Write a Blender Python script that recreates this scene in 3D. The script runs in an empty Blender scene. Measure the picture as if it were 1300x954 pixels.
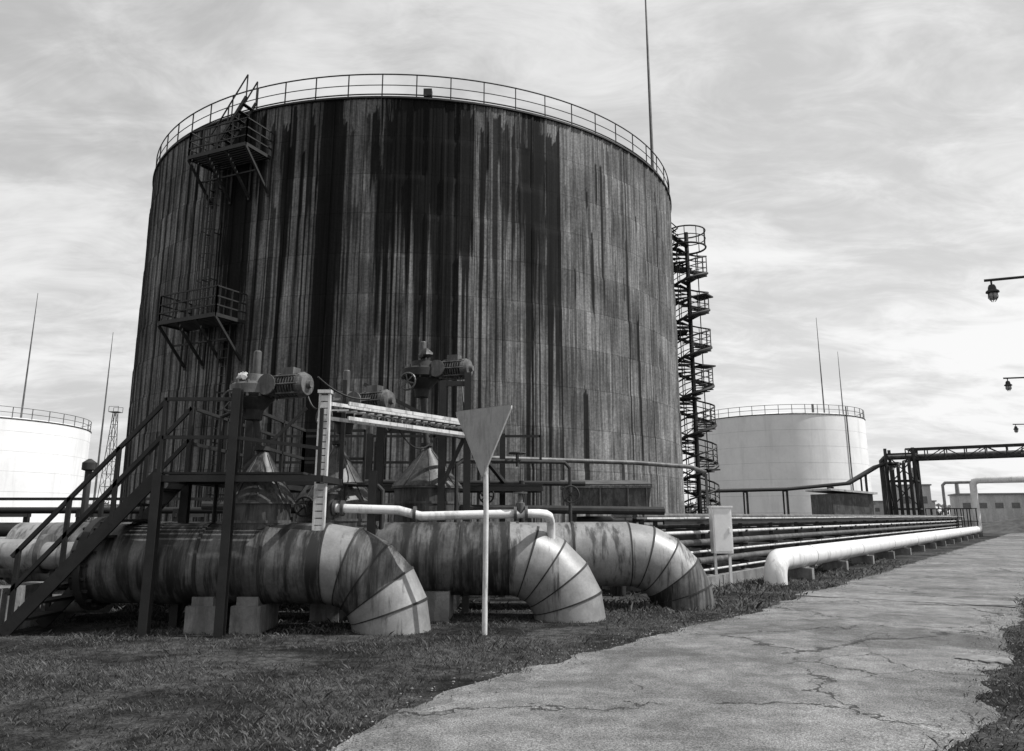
import bpy, math, random
import numpy as np
from mathutils import Vector, Matrix
random.seed(7); rng=np.random.default_rng(7)
sc=bpy.context.scene
R=math.radians

# ---------------------------------------------------------------- materials
def nn(nt,t,**k):
    n=nt.nodes.new(t)
    for a,b in k.items(): setattr(n,a,b)
    return n
def mathn(nt,op,a,b=None,c=None,clamp=False):
    n=nt.nodes.new('ShaderNodeMath'); n.operation=op; n.use_clamp=clamp
    for i,v in enumerate((a,b,c)):
        if v is None: continue
        if isinstance(v,(int,float)): n.inputs[i].default_value=v
        else: nt.links.new(v,n.inputs[i])
    return n.outputs[0]
def ramp(nt,src,lo,hi,a=0.0,b=1.0):
    n=nt.nodes.new('ShaderNodeMapRange'); n.clamp=True
    n.interpolation_type='SMOOTHSTEP'
    nt.links.new(src,n.inputs[0])
    n.inputs[1].default_value=lo;n.inputs[2].default_value=hi
    n.inputs[3].default_value=a;n.inputs[4].default_value=b
    return n.outputs[0]
def noise(nt,vec,scale,detail=6,rough=.6,dist=0,mapscale=None):
    if mapscale is not None:
        m=nt.nodes.new('ShaderNodeMapping'); m.inputs['Scale'].default_value=mapscale
        nt.links.new(vec,m.inputs[0]); vec=m.outputs[0]
    n=nt.nodes.new('ShaderNodeTexNoise'); n.inputs['Scale'].default_value=scale
    n.inputs['Detail'].default_value=min(detail,5); n.inputs['Roughness'].default_value=rough
    n.inputs['Distortion'].default_value=dist
    nt.links.new(vec,n.inputs['Vector'])
    return n.outputs[0]
def base(name):
    m=bpy.data.materials.new(name); m.use_nodes=True
    nt=m.node_tree; b=nt.nodes['Principled BSDF']
    return m,nt,b
def lerp(nt,f,a,b):
    n=nt.nodes.new('ShaderNodeMix'); n.data_type='FLOAT'
    for i,v in ((0,f),(2,a),(3,b)):
        if isinstance(v,(int,float)): n.inputs[i].default_value=v
        else: nt.links.new(v,n.inputs[i])
    return n.outputs[0]
def grey(nt,b,val):
    c=nt.nodes.new('ShaderNodeCombineColor')
    for i in range(3): nt.links.new(val,c.inputs[i])
    nt.links.new(c.outputs[0],b.inputs['Base Color'])
def bump(nt,b,h,strength,dist=.02):
    n=nt.nodes.new('ShaderNodeBump'); n.inputs['Strength'].default_value=strength
    n.inputs['Distance'].default_value=dist
    nt.links.new(h,n.inputs['Height']); nt.links.new(n.outputs[0],b.inputs['Normal'])

def weathered(name,c,rough=.6,metal=0.0,var=.25,stain=.0,stainc=.02,sscale=1.0,thr=.5,bumps=.15,vscale=3.0,ms=(1.6,1.6,.35),soft=.05):
    m,nt,b=base(name)
    tc=nn(nt,'ShaderNodeTexCoord'); o=tc.outputs['Object']
    n1=noise(nt,o,vscale,5,.65)
    n2=noise(nt,o,vscale*9,4,.7)
    v=lerp(nt,ramp(nt,n1,.3,.7),c*(1-var),c*(1+var))
    v=mathn(nt,'MULTIPLY',v,ramp(nt,n2,.25,.75,1-var*.5,1+var*.4))
    if stain>0:
        s1=noise(nt,o,2.2*sscale,5,.7,.3,ms)
        s2=noise(nt,o,11*sscale,4,.7,.2,(ms[0],ms[1],ms[2]*.5))
        s=mathn(nt,'ADD',mathn(nt,'MULTIPLY',s1,.72),mathn(nt,'MULTIPLY',s2,.28))
        f=mathn(nt,'MULTIPLY',ramp(nt,s,thr-soft,thr+soft),stain)
        v=lerp(nt,f,v,stainc)
    grey(nt,b,v)
    b.inputs['Roughness'].default_value=rough; b.inputs['Metallic'].default_value=metal
    bump(nt,b,n2,bumps,.01)
    return m

M={}
M['dark']=weathered('dark_painted_steel',.009,.6,0,.5)
M['rust']=weathered('rusted_steel',.024,.75,0,.5,.6,.008)
M['mid']=weathered('grey_steel',.11,.55,.2,.3,.6,.03)
M['motor']=weathered('motor_enamel',.10,.4,0,.4,.6,.02,3)
M['light']=weathered('light_painted_steel',.55,.5,0,.15,.6,.10,1.5,.55)
M['clad']=weathered('galvanised_cladding',.25,.45,.2,.2,.85,.025,.6,.575,.1,3,(2.6,.7,.5),.06)
M['clad_dirty']=weathered('galvanised_cladding_stained',.11,.5,.15,.35,.93,.009,.6,.49,.12,3,(3.2,.6,.4),.08)
M['cone']=weathered('cone_cladding',.075,.5,.15,.3,.85,.012,1.5,.51,.12,3,(2.2,2.2,.3),.07)
M['white']=weathered('white_painted_pipe',.66,.4,0,.08,.5,.25,1.0,.57,.05)
M['concrete']=weathered('concrete',.19,.9,0,.25,.5,.06,1,.53,.5)
M['wtank']=weathered('white_tank_paint',.76,.75,0,.06,.35,.5,.35,.55,.05,.3,(.8,.8,.1),.08)
M['sign']=weathered('sign_back_metal',.32,.5,.1,.12,.45,.16,2,.54)
M['glass']=weathered('lamp_glass',.25,.15)
M['cable']=weathered('cable_rubber',.012,.6)
M['box']=weathered('cabinet_paint',.8,.5,0,.06,.3,.4,2,.62)
M['build']=weathered('plaster_wall',.5,.8,0,.12,.3,.2,.2,.5)
M['roof']=weathered('roof_sheet',.22,.7)
M['window']=weathered('window_glass',.12,.2)

# ---------------------------------------------------------------- geometry helper
class Part:
    def __init__(s,name,mat,parent=None,smooth=True):
        s.n=name;s.m=mat;s.p=parent;s.v=[];s.f=[];s.sm=smooth
    def add(s,v,f):
        o=len(s.v); s.v+= [tuple(a) for a in v]; s.f+=[tuple(i+o for i in q) for q in f]; return s
    def box(s,c,size,rz=0,rot=None):
        c=Vector(c);h=Vector(size)/2
        m=rot if rot else Matrix.Rotation(rz,3,'Z')
        vs=[c+m@Vector((x*h.x,y*h.y,z*h.z)) for x in(-1,1) for y in(-1,1) for z in(-1,1)]
        return s.add(vs,[(0,1,3,2),(4,6,7,5),(0,4,5,1),(2,3,7,6),(0,2,6,4),(1,5,7,3)])
    def beam(s,a,b,w=.08,h=None):
        h=h or w; a=Vector(a);b=Vector(b);d=(b-a);L=d.length;d.normalize()
        up=Vector((0,0,1)) if abs(d.z)<.95 else Vector((1,0,0))
        x=d.cross(up).normalized(); y=x.cross(d).normalized()
        m=Matrix((x,d,y)).transposed()
        return s.box((a+b)/2,(w,L,h),rot=m)
    def ibeam(s,a,b,w=.16,t=.015):
        a=Vector(a);b=Vector(b);d=(b-a).normalized()
        up=Vector((0,0,1)) if abs(d.z)<.95 else Vector((0,1,0))
        x=d.cross(up).normalized(); y=x.cross(d).normalized()
        for k in(-1,1):
            o=y*(w/2*k); s._vb(a+o,b+o,x,y,w,t)
        s._vb(a,b,x,y,t,w-t*2.2)
        return s
    def _vb(s,a,b,x,y,w,h):
        d=(b-a);L=d.length;d=d.normalized()
        return s.box((a+b)/2,(w,L,h),rot=Matrix((x,d,y)).transposed())
    def tube(s,pts,r,seg=10,cap=True):
        pts=[Vector(p) for p in pts];n=len(pts)
        rs=r if isinstance(r,(list,tuple)) else [r]*n
        tan=[]
        for i in range(n):
            if i==0:t=pts[1]-pts[0]
            elif i==n-1:t=pts[-1]-pts[-2]
            else:t=(pts[i]-pts[i-1]).normalized()+(pts[i+1]-pts[i]).normalized()
            tan.append(t.normalized())
        u=tan[0].orthogonal().normalized();vs=[]
        for i in range(n):
            u=(u-tan[i]*u.dot(tan[i])).normalized(); w=tan[i].cross(u)
            for k in range(seg):
                a=2*math.pi*k/seg; vs.append(pts[i]+(u*math.cos(a)+w*math.sin(a))*rs[i])
        fs=[]
        for i in range(n-1):
            for k in range(seg):
                k2=(k+1)%seg; fs.append((i*seg+k,i*seg+k2,(i+1)*seg+k2,(i+1)*seg+k))
        if cap:
            fs.append(tuple(range(seg-1,-1,-1))); fs.append(tuple((n-1)*seg+k for k in range(seg)))
        return s.add(vs,fs)
    def lathe(s,c,prof,seg=32,axis=(0,0,1)):
        c=Vector(c);ax=Vector(axis).normalized();u=ax.orthogonal().normalized();w=ax.cross(u)
        vs=[];n=len(prof)
        for r,z in prof:
            for k in range(seg):
                a=2*math.pi*k/seg; vs.append(c+ax*z+(u*math.cos(a)+w*math.sin(a))*max(r,.0005))
        fs=[(i*seg+k,i*seg+(k+1)%seg,(i+1)*seg+(k+1)%seg,(i+1)*seg+k) for i in range(n-1) for k in range(seg)]
        fs.append(tuple(range(seg-1,-1,-1))); fs.append(tuple((n-1)*seg+k for k in range(seg)))
        return s.add(vs,fs)
    def wheel(s,c,r,axis,t=.018):
        c=Vector(c);ax=Vector(axis).normalized();u=ax.orthogonal().normalized();w=ax.cross(u)
        s.tube([c+(u*math.cos(2*math.pi*k/20)+w*math.sin(2*math.pi*k/20))*r for k in range(21)],t,6)
        for k in range(3):
            a=math.pi*k/3; q=(u*math.cos(a)+w*math.sin(a))*r; s.beam(c-q,c+q,t*1.2)
    def done(s):
        me=bpy.data.meshes.new(s.n); me.from_pydata(s.v,[],s.f); me.update()
        ob=bpy.data.objects.new(s.n,me); sc.collection.objects.link(ob)
        me.materials.append(s.m)
        if s.sm:
            me.polygons.foreach_set('use_smooth',[True]*len(me.polygons)); me.set_sharp_from_angle(angle=R(32))
        if s.p: ob.parent=s.p
        return ob
def empty(name,loc=(0,0,0)):
    e=bpy.data.objects.new(name,None); sc.collection.objects.link(e); return e
def arc(c,r,a0,a1,ux,uy,n=8):
    c=Vector(c);ux=Vector(ux);uy=Vector(uy)
    return [c+ux*(r*math.cos(R(a0+(a1-a0)*i/n)))+uy*(r*math.sin(R(a0+(a1-a0)*i/n))) for i in range(n+1)]
RD=Vector((.566,.824,0)); RN=Vector((.824,-.566,0))
def P(s,n,z=0): return RD*s+RN*n+Vector((0,0,z))
RZ=math.atan2(RD.y,RD.x)

# ---------------------------------------------------------------- main tank
TC=Vector((-5.42,44.4,0)); TR=14.55; TH=18.6
def tp(phi,z,dr=0):
    a=R(phi); return Vector((TC.x+(TR+dr)*math.sin(a),TC.y-(TR+dr)*math.cos(a),z))
tank=empty('rusty_oil_storage_tank')
NC=1400; NRR=100
phi=np.linspace(-math.pi,math.pi,NC+1)
zz=np.linspace(0,TH,NRR+1)
k=np.arange(NC+1)
prof=np.where(k%10==0,.06,np.where(k%2==0,.014,-.014))
prof=prof+ rng.normal(0,.005,NC+1); prof[-1]=prof[0]
course=TH/11
lip=((zz%course)/course)*.02
panel_j=rng.normal(0,.012,(NC//10+1,14))
rad=TR+prof[None,:]+lip[:,None]+panel_j[np.minimum(k//10,NC//10-1)][:,np.minimum((zz/course).astype(int),11)].T
X=TC.x+rad*np.sin(phi)[None,:]; Y=TC.y-rad*np.cos(phi)[None,:]; Z=np.repeat(zz[:,None],NC+1,1)
co=np.stack([X,Y,Z],-1).reshape(-1,3)
i,j=np.meshgrid(np.arange(NRR),np.arange(NC),indexing='ij')
a=(i*(NC+1)+j); f=np.stack([a,a+1,a+NC+2,a+NC+1],-1).reshape(-1,4)
me=bpy.data.meshes.new('corrugated_wall')
me.vertices.add(len(co)); me.vertices.foreach_set('co',co.ravel())
me.loops.add(f.size); me.loops.foreach_set('vertex_index',f.ravel())
me.polygons.add(len(f)); me.polygons.foreach_set('loop_start',np.arange(0,f.size,4)); me.update(calc_edges=True)
uv=me.uv_layers.new(name='UVMap')
U=np.repeat((phi*TR)[None,:],NRR+1,0).ravel(); V=Z.ravel()
uvc=np.stack([U[f.ravel()],V[f.ravel()]],-1); uv.data.foreach_set('uv',uvc.ravel())
um=phi*TR; st=np.zeros((NRR+1,NC+1))
def heavy(u):
    d=np.full_like(u,.15)
    for c,w,am in((-2.1,.75,.95),(2.0,1.8,1.0),(6.7,1.1,.9),(-6.2,1.25,.85),(-10.5,1.8,.18),(10.0,1.2,.28),(.0,.6,.35),(4.6,.65,.55),(-4.0,.4,.45)):
        d+=am*np.exp(-((u-c)/w)**2)
    return np.clip(d,0,1)
hv=heavy(um)
c=0
while c<=NC:
    wcol=int(rng.choice([1,1,2,2,3,4])); h0=hv[min(c,NC)]
    for _ in range(1+int(h0*2.8)):
        if rng.random()<.25+.58*h0:
            z0=TH-rng.exponential(.8 if h0>.4 else 4.0); L=rng.exponential(2.8+5.8*h0)+.8; am=rng.uniform(.5,1.0)*(.65+.35*h0)
            for q in range(wcol):
                if c+q<=NC:
                    t=(z0-rng.uniform(0,.5)-zz)/(L*rng.uniform(.6,1.25))
                    p1=np.where((t>=0)&(t<1),np.clip((1-t)*3.5,0,1),0)*am
                    st[:,c+q]=np.maximum(st[:,c+q],p1)
    c+=wcol+int(rng.exponential(1.2*(1.3-h0)))
full=rng.random(NC+1)<(.06+.28*np.exp(-((um+2.1)/.6)**2)+.16*np.exp(-((um-6.7)/.9)**2)+.12*np.exp(-((um+6.2)/1.5)**2))
st[:,full]=np.maximum(st[:,full],rng.uniform(.5,1,full.sum())[None,:])
dark=np.exp(-((um-1.9)/2.2)**2)[None,:]*np.clip((zz-10.3)/5,0,1)[:,None]*.58+np.exp(-((um+2.1)/.52)**2)[None,:]*.6+np.exp(-((um+6.4)/1.05)**2)[None,:]*np.clip((zz-3.5)/9,0,1)[:,None]*.57+np.exp(-((um-6.5)/.85)**2)[None,:]*np.clip((zz-4)/9,0,1)[:,None]*.44+.05*np.clip((zz-14)/4,0,1)[:,None]
at=me.attributes.new('stain','FLOAT','POINT'); at.data.foreach_set('value',st.ravel())
at=me.attributes.new('soot','FLOAT','POINT'); at.data.foreach_set('value',dark.ravel())
m,nt,b=base('rusty_corrugated_sheet')
uvn=nn(nt,'ShaderNodeUVMap'); uvn.uv_map='UVMap'; uvo=uvn.outputs[0]
sx=nn(nt,'ShaderNodeSeparateXYZ'); nt.links.new(uvo,sx.inputs[0])
pw=2*math.pi*TR/140
pu=mathn(nt,'FLOOR',mathn(nt,'DIVIDE',sx.outputs[0],pw)); pv=mathn(nt,'FLOOR',mathn(nt,'DIVIDE',sx.outputs[1],course))
cx=nn(nt,'ShaderNodeCombineXYZ'); nt.links.new(pu,cx.inputs[0]); nt.links.new(pv,cx.inputs[1])
wn=nn(nt,'ShaderNodeTexWhiteNoise'); wn.noise_dimensions='2D'; nt.links.new(cx.outputs[0],wn.inputs[0])
mp=nn(nt,'ShaderNodeMapping'); mp.inputs['Scale'].default_value=(7,.16,1); nt.links.new(uvo,mp.inputs[0])
mp2=nn(nt,'ShaderNodeMapping'); mp2.inputs['Scale'].default_value=(.35,.25,1); nt.links.new(uvo,mp2.inputs[0])
fine=noise(nt,mp.outputs[0],1,5,.75); blot=noise(nt,mp2.outputs[0],1,5,.65,.3); grit=noise(nt,uvo,9,5,.75)
v=ramp(nt,wn.outputs[0],0,1,.13,.19)
v=mathn(nt,'MULTIPLY',v,ramp(nt,fine,.38,.62,.4,1.3))
v=mathn(nt,'MULTIPLY',v,ramp(nt,blot,.35,.65,.7,1.25))
v=mathn(nt,'MULTIPLY',v,ramp(nt,grit,.3,.7,.65,1.25))
a1=nn(nt,'ShaderNodeAttribute'); a1.attribute_name='stain'
a2=nn(nt,'ShaderNodeAttribute'); a2.attribute_name='soot'
stn=mathn(nt,'MULTIPLY',a1.outputs['Fac'],ramp(nt,fine,.25,.6,.8,1.25),clamp=True)
stn=ramp(nt,stn,.15,.78)
soot=ramp(nt,mathn(nt,'ADD',a2.outputs['Fac'],mathn(nt,'MULTIPLY',mathn(nt,'SUBTRACT',fine,.5),1.7)),.25,.43)
tot=mathn(nt,'MAXIMUM',mathn(nt,'MULTIPLY',stn,.92),mathn(nt,'MULTIPLY',soot,.96))
v=lerp(nt,tot,v,.004)
fr=mathn(nt,'FRACT',mathn(nt,'DIVIDE',sx.outputs[1],course))
seam=ramp(nt,fr,.0,.03,1,0)
v=mathn(nt,'MULTIPLY',v,mathn(nt,'SUBTRACT',1.0,mathn(nt,'MULTIPLY',seam,.5)))
fu=mathn(nt,'FRACT',mathn(nt,'DIVIDE',sx.outputs[0],pw))
vseam=ramp(nt,fu,.0,.12,1,0)
v=mathn(nt,'MULTIPLY',v,mathn(nt,'SUBTRACT',1.0,mathn(nt,'MULTIPLY',vseam,.78)))
grey(nt,b,v); b.inputs['Roughness'].default_value=.75; b.inputs['Specular IOR Level'].default_value=.08
me.materials.append(m)
ob=bpy.data.objects.new('corrugated_wall',me); sc.collection.objects.link(ob); ob.parent=tank
Part('roof',M['rust'],tank).lathe((TC.x,TC.y,0),[(TR-.02,TH-.05),(TR+.12,TH-.03),(TR+.12,TH+.05),(TR-1,TH+.12),(5,TH+.7),(0,TH+.8)],180).done()
Part('foundation',M['concrete'],tank).lathe((TC.x,TC.y,0),[(TR+.6,-.1),(TR+.6,.35),(TR+.1,.4)],120).done()
def ring(part,r,z,c=TC,rad=.03,n=160,a0=0,a1=360,seg=6):
    part.tube([(c.x+r*math.cos(R(a0+(a1-a0)*i/n)),c.y+r*math.sin(R(a0+(a1-a0)*i/n)),z) for i in range(n+1)],rad,seg)
pr=Part('roof_railing',M['rust'],tank)
for z,rr in((TH+1.1,.03),(TH+.6,.02),(TH+.18,.03)): ring(pr,TR+.02,z,rad=rr)
for i in range(64):
    a=2*math.pi*i/64; x=TC.x+(TR+.02)*math.cos(a);y=TC.y+(TR+.02)*math.sin(a)
    pr.beam((x,y,TH),(x,y,TH+1.1),.045)
pr.done()
pb=Part('roof_floodlight',M['dark'],tank)
q=tp(7.5,TH+.35,-.1); pb.box(q,(.35,.3,.3)); pb.beam(q-Vector((0,0,.4)),q,.06); pb.done()
def wallplat(phi,z,w,dep,lad=None):
    a=R(phi); out=Vector((math.sin(a),-math.cos(a),0)); tan=Vector((math.cos(a),math.sin(a),0))
    c=tp(phi,z)
    p=Part('wall_platform',M['dark'],tank,False)
    rot=Matrix((tan,out,Vector((0,0,1)))).transposed()
    for k in range(9):
        p.box(c+out*(dep*(k+.5)/9),(w,dep/9*.7,.04),rot=rot)
    for k in(-1,1): p.beam(c+tan*(k*w/2)+out*0,c+tan*(k*w/2)+out*dep,.08,.14)
    p.beam(c-tan*w/2+out*dep,c+tan*w/2+out*dep,.08,.16)
    cor=[c-tan*w/2,c-tan*w/2+out*dep,c+tan*w/2+out*dep,c+tan*w/2]
    for i in range(3):
        for h in(.4,.75,1.15): p.beam(cor[i]+Vector((0,0,h)),cor[i+1]+Vector((0,0,h)),.05)
        n=4 if i==1 else 2
        for t in range(n+1):
            q=cor[i].lerp(cor[i+1],t/n); p.beam(q,q+Vector((0,0,1.15)),.055)
    for t in(-1,-.33,.33,1):
        q=c+tan*(t*w/2); p.beam(q+out*dep-Vector((0,0,.08)),q-Vector((0,0,1.6))+out*.04,.09)
        p.beam(q-Vector((0,0,1.7))+out*.06,q+out*.06,.08)
    p.beam(c-tan*w/2+out*dep*.5-Vector((0,0,.8)),c+tan*w/2+out*dep*.5-Vector((0,0,.8)),.06)
    p.done()
wallplat(-24.6,16.2,3.1,1.5); wallplat(-27.6,9.2,3.2,1.5)
# short inclined stair from upper platform to the roof edge
a=R(-22.5); out=Vector((math.sin(a),-math.cos(a),0)); tan=Vector((math.cos(a),math.sin(a),0))
p=Part('roof_access_stair',M['dark'],tank,False)
for o_ in(.45,1.05):
    A_=tp(-24.6,16.2,o_)-tan*.9; B_=tp(-22.4,TH+.1,o_)+tan*.3
    p.beam(A_,B_,.05,.14); p.beam(A_+Vector((0,0,1)),B_+Vector((0,0,1)),.045); 
    for t in(0,.5,1): p.beam(A_.lerp(B_,t),A_.lerp(B_,t)+Vector((0,0,1)),.045)
for t in range(1,9):
    A1=(tp(-24.6,16.2,.45)-tan*.9).lerp(tp(-22.4,TH+.1,.45)+tan*.3,t/9); B1=(tp(-24.6,16.2,1.05)-tan*.9).lerp(tp(-22.4,TH+.1,1.05)+tan*.3,t/9); p.beam(A1,B1,.2,.03)
p.done()
pl=Part('caged_ladder',M['dark'],tank,False)
def ladder(phi,z0,z1,cage=True,off=.4):
    a=R(phi); out=Vector((math.sin(a),-math.cos(a),0)); tan=Vector((math.cos(a),math.sin(a),0))
    c=tp(phi,0,off)
    for k in(-1,1): pl.beam(c+tan*(.25*k)+Vector((0,0,z0)),c+tan*(.25*k)+Vector((0,0,z1)),.05)
    z=z0
    while z<z1:
        pl.beam(c-tan*.25+Vector((0,0,z)),c+tan*.25+Vector((0,0,z)),.025); z+=.35
    z=z0
    while z<z1:
        for k in(-1,1): pl.beam(c+tan*(.25*k)+Vector((0,0,z)),c+tan*(.25*k)-out*off+Vector((0,0,z)),.04)
        z+=2
    if cage:
        z=z0+.8
        while z<z1:
            pl.tube(arc(c+Vector((0,0,z)),.34,-10,190,tan,out,8),.014,5); z+=1.1
        for t in(20,90,160):
            q=c+tan*(.34*math.cos(R(t)))+out*(.34*math.sin(R(t))); pl.beam(q+Vector((0,0,z0+.8)),q+Vector((0,0,z1)),.025)
ladder(-29.2,9.2,16.2); ladder(-24.0,.4,9.4,False)
pl.done()
# ---------------------------------------------------------------- spiral stair
sp=empty('spiral_staircase'); S=Vector((10.5,45.0,0)); SR=1.12; pitch=2.25; top=17.3
N=14; nst=int(top/pitch*N)
p=Part('treads',M['dark'],sp,False)
hel=lambda t,r,dz=0:(S.x+r*math.cos(2*math.pi*t/N),S.y+r*math.sin(2*math.pi*t/N),t*pitch/N+dz)
for t in range(nst):
    v=[hel(t,.1),hel(t,SR),hel(t+1.05,SR,-pitch/N*1.05),hel(t+1.05,.1,-pitch/N*1.05)]
    v2=[(x,y,z-.05) for x,y,z in v]
    p.add(v+v2,[(0,1,2,3),(7,6,5,4),(0,4,5,1),(1,5,6,2),(2,6,7,3),(3,7,4,0)])
for zt_ in range(2,int(top),2):
    a=zt_*1.3; c=S+Vector((math.cos(a)*.75,math.sin(a)*.75-.2,zt_+.1)); p.box(c,(1.0,.9,.08),a)
p.done()
p=Part('rails_and_posts',M['dark'],sp)
p.tube([(S.x,S.y,0),(S.x,S.y,top+1.0)],.13,10)
for dz,rr in((0,.09),(.35,.025),(.7,.03),(1.05,.05)): p.tube([hel(t,SR,dz) for t in range(nst+1)],rr,6)
for t in range(0,nst): p.beam(hel(t,SR),hel(t,SR,1.05),.035)
for kx,ky in((-1,1),(1,1),(-1,-1)): p.beam((S.x+kx*.8,S.y+ky*.8,0),(S.x+kx*.8,S.y+ky*.8,top),.05)
z=1.2
while z<top:
    p.beam((S.x,S.y,z),(TC.x+TR*.9992,S.y,z),.08)
    p.beam((S.x,S.y,z+.9),(TC.x+TR*.9992,S.y,z-.2),.06)
    z+=pitch
ring(p,SR,top,S,.06,24); ring(p,SR,top+1.05,S,.045,24); ring(p,SR,top+.55,S,.03,24)
for k_ in range(10):
    a=2*math.pi*k_/10; p.beam((S.x+SR*math.cos(a),S.y+SR*math.sin(a),top),(S.x+SR*math.cos(a),S.y+SR*math.sin(a),top+1.05),.04)
p.beam((S.x,S.y-.3,top),(S.x-2.0,S.y-.3,TH+.1),.6,.06)
for yy in(-.6,0):
    for h in(.55,1.05): p.beam((S.x-.6,S.y+yy,top+h),(S.x-2.0,S.y+yy,TH+h),.05)
p.done()
# ---------------------------------------------------------------- white tanks
def white_tank(c,r,h):
    e=empty('white_oil_storage_tank')
    c=Vector(c)
    p=Part('shell',M['wtank'],e)
    p.lathe(c,[(r+.05,-.1),(r+.05,.2),(r,.21),(r,h),(r-.1,h+.08),(r*.5,h+.8),(0,h+1.2)],160).done()
    p=Part('weld_seams',M['build'],e)
    z=2.0
    while z<h-.5: ring(p,r-.01,z,c,.022,120,seg=5); z+=2
    p.done()
    p=Part('edge_railing',M['mid'],e)
    for zz_ in(.55,1.1): ring(p,r-.05,h+zz_,c,.035,100)
    for i in range(44):
        a=2*math.pi*i/44; x=c.x+(r-.05)*math.cos(a);y=c.y+(r-.05)*math.sin(a)
        p.beam((x,y,h),(x,y,h+1.1),.06)
    ring(p,r+.02,h-.05,c,.07,100)
    p.tube([(c.x+r*.2,c.y-r*.7,h),(c.x+r*.2,c.y-r*.7,h+1.6)],.15)
    p.beam((c.x+r*.5,c.y-r*.88,0),(c.x+r*.5,c.y-r*.88,h+1),.12)
    p.done()
white_tank((36.2,108,0),11.2,14.0)
white_tank((-62.3,87,0),14,11.3)
def mast(x,y,h,r=.09):
    e=Part('lightning_mast',M['mid'])
    e.tube([(x,y,0),(x,y,h*.4),(x,y,h*.75),(x,y,h)],[r*1.6,r*1.2,r*.8,r*.3],8)
    e.lathe((x,y,0),[(r*4,0),(r*4,.1),(r*2,.15),(r*1.7,.6)],10); e.done()
mast(10.0,52,44,.12)
mast(-57.5,92,28,.1); mast(-52,100,25,.1); mast(43,108,29,.1); mast(51.5,122,27,.1)
p=Part('lattice_tower',M['mid'],None,False); c=Vector((-75.8,150,0));h=21
for lv in range(9):
    w0=1.3-lv*.11;w1=1.3-(lv+1)*.11;z0=h*lv/9;z1=h*(lv+1)/9
    cs=[(-1,-1),(1,-1),(1,1),(-1,1)]
    for i in range(4):
        a=cs[i];b_=cs[(i+1)%4]
        p.beam(c+Vector((a[0]*w0,a[1]*w0,z0)),c+Vector((a[0]*w1,a[1]*w1,z1)),.1)
        p.beam(c+Vector((a[0]*w0,a[1]*w0,z0)),c+Vector((b_[0]*w1,b_[1]*w1,z1)),.06)
        p.beam(c+Vector((a[0]*w1,a[1]*w1,z1)),c+Vector((b_[0]*w1,b_[1]*w1,z1)),.06)
p.box(c+Vector((0,0,h)),(1.8,1.8,.12))
for k in(-1,1): p.beam(c+Vector((-.9,k*.9,h+1)),c+Vector((.9,k*.9,h+1)),.07)
for kx in(-1,1):
    for ky in(-1,1): p.beam(c+Vector((.9*kx,.9*ky,h)),c+Vector((.9*kx,.9*ky,h+1)),.07)
p.done()

# ---------------------------------------------------------------- big clad pipes with elbows
def bigpipe(y,xbend,x0,zc,r,RB,mat_h,mat_e,seams,dirty_seg=()):
    e=empty('insulated_pipeline_elbow')
    p=Part('straight_run',mat_h,e)
    xs=[x0]+seams+[xbend]; seg=56
    for i in range(len(xs)-1):
        g=r+(.006 if i%2 else -.004)
        p.tube([(xs[i],y,zc),(xs[i+1],y,zc)],g,seg)
    p.done()
    b_=Part('seam_bands',M['rust'],e)
    for x in seams: b_.tube([(x-.022,y,zc),(x+.022,y,zc)],r+.016,seg)
    NB=5
    cx_=xbend; cz=zc-RB
    p=Part('mitred_elbow',mat_e,e); pd=Part('stained_elbow_gore',M['clad_dirty'],e)
    def er(t,rr):
        out=[]
        for k in range(seg):
            a=2*math.pi*k/seg; d=RB+rr*math.cos(a)
            out.append((cx_+d*math.sin(t),y+rr*math.sin(a),cz+d*math.cos(t)))
        return out
    for i in range(NB):
        t0=R(90*i/NB);t1=R(90*(i+1)/NB); rr=r+(.004 if i%2 else 0)
        v=er(t0,rr)+er(t1,rr)
        (pd if i in dirty_seg else p).add(v,[(k,(k+1)%seg,seg+(k+1)%seg,seg+k) for k in range(seg)])
    p.done()
    if dirty_seg: pd.done()
    for i in range(0,NB+1):
        t=R(90*i/NB); d=.011
        v=er(t-d,r+.012)+er(t+d,r+.012)
        b_.add(v,[(k,(k+1)%seg,seg+(k+1)%seg,seg+k) for k in range(seg)]+[tuple(range(seg))]+[tuple(seg+k for k in range(seg))])
    b_.done()
    c=Part('concrete_saddle',M['concrete'],e)
    return e,c
e1,c=bigpipe(12.0,-2.7,-6.0,.93,.565,.97,M['clad_dirty'],M['clad'],[-5.1,-4.45,-3.55],(1,2))
for x in(-4.35,-3.72): c.box((x,12.0,.16),(.42,.9,.42)); c.box((x,12.0,.42),(.3,.8,.14))
c.done()
e2,c=bigpipe(13.3,-.05,-7.5,.93,.575,.99,M['clad_dirty'],M['clad'],[-6,-4.4,-3.3,-2.2,-.8])
for x in(-2.9,-1.2): c.box((x,13.3,.2),(.45,1.0,.5))
c.done()
e3,c=bigpipe(14.9,2.12,-9,.93,.56,.99,M['clad'],M['clad'],[-6,-3.3,-.9,.1,1.1],(3,4))
for x in(-1.2,.9): c.box((x,14.9,.2),(.45,1.0,.5))
c.done()
p=Part('pipe_end_flange',M['dark'],e1); p.tube([(-6.1,12,.93),(-6.0,12,.93)],.66,48); p.tube([(-6.25,12,.93),(-6.1,12,.93)],[.5,.6],48)
for k in range(20):
    a=2*math.pi*k/20; p.tube([(-6.16,12+.61*math.cos(a),.93+.61*math.sin(a)),(-5.93,12+.61*math.cos(a),.93+.61*math.sin(a))],.025,6)
p.done()
e=empty('feed_pipes')
p=Part('pipes',M['clad'],e)
p.tube([(-20,12.3,1.1),(-6.2,12.2,1.02)],.2,28); p.tube([(-20,13.3,.95),(-7.5,13.3,.93)],.3,28); p.tube([(-20,14.9,.95),(-9,14.9,.93)],.3,28)
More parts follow.
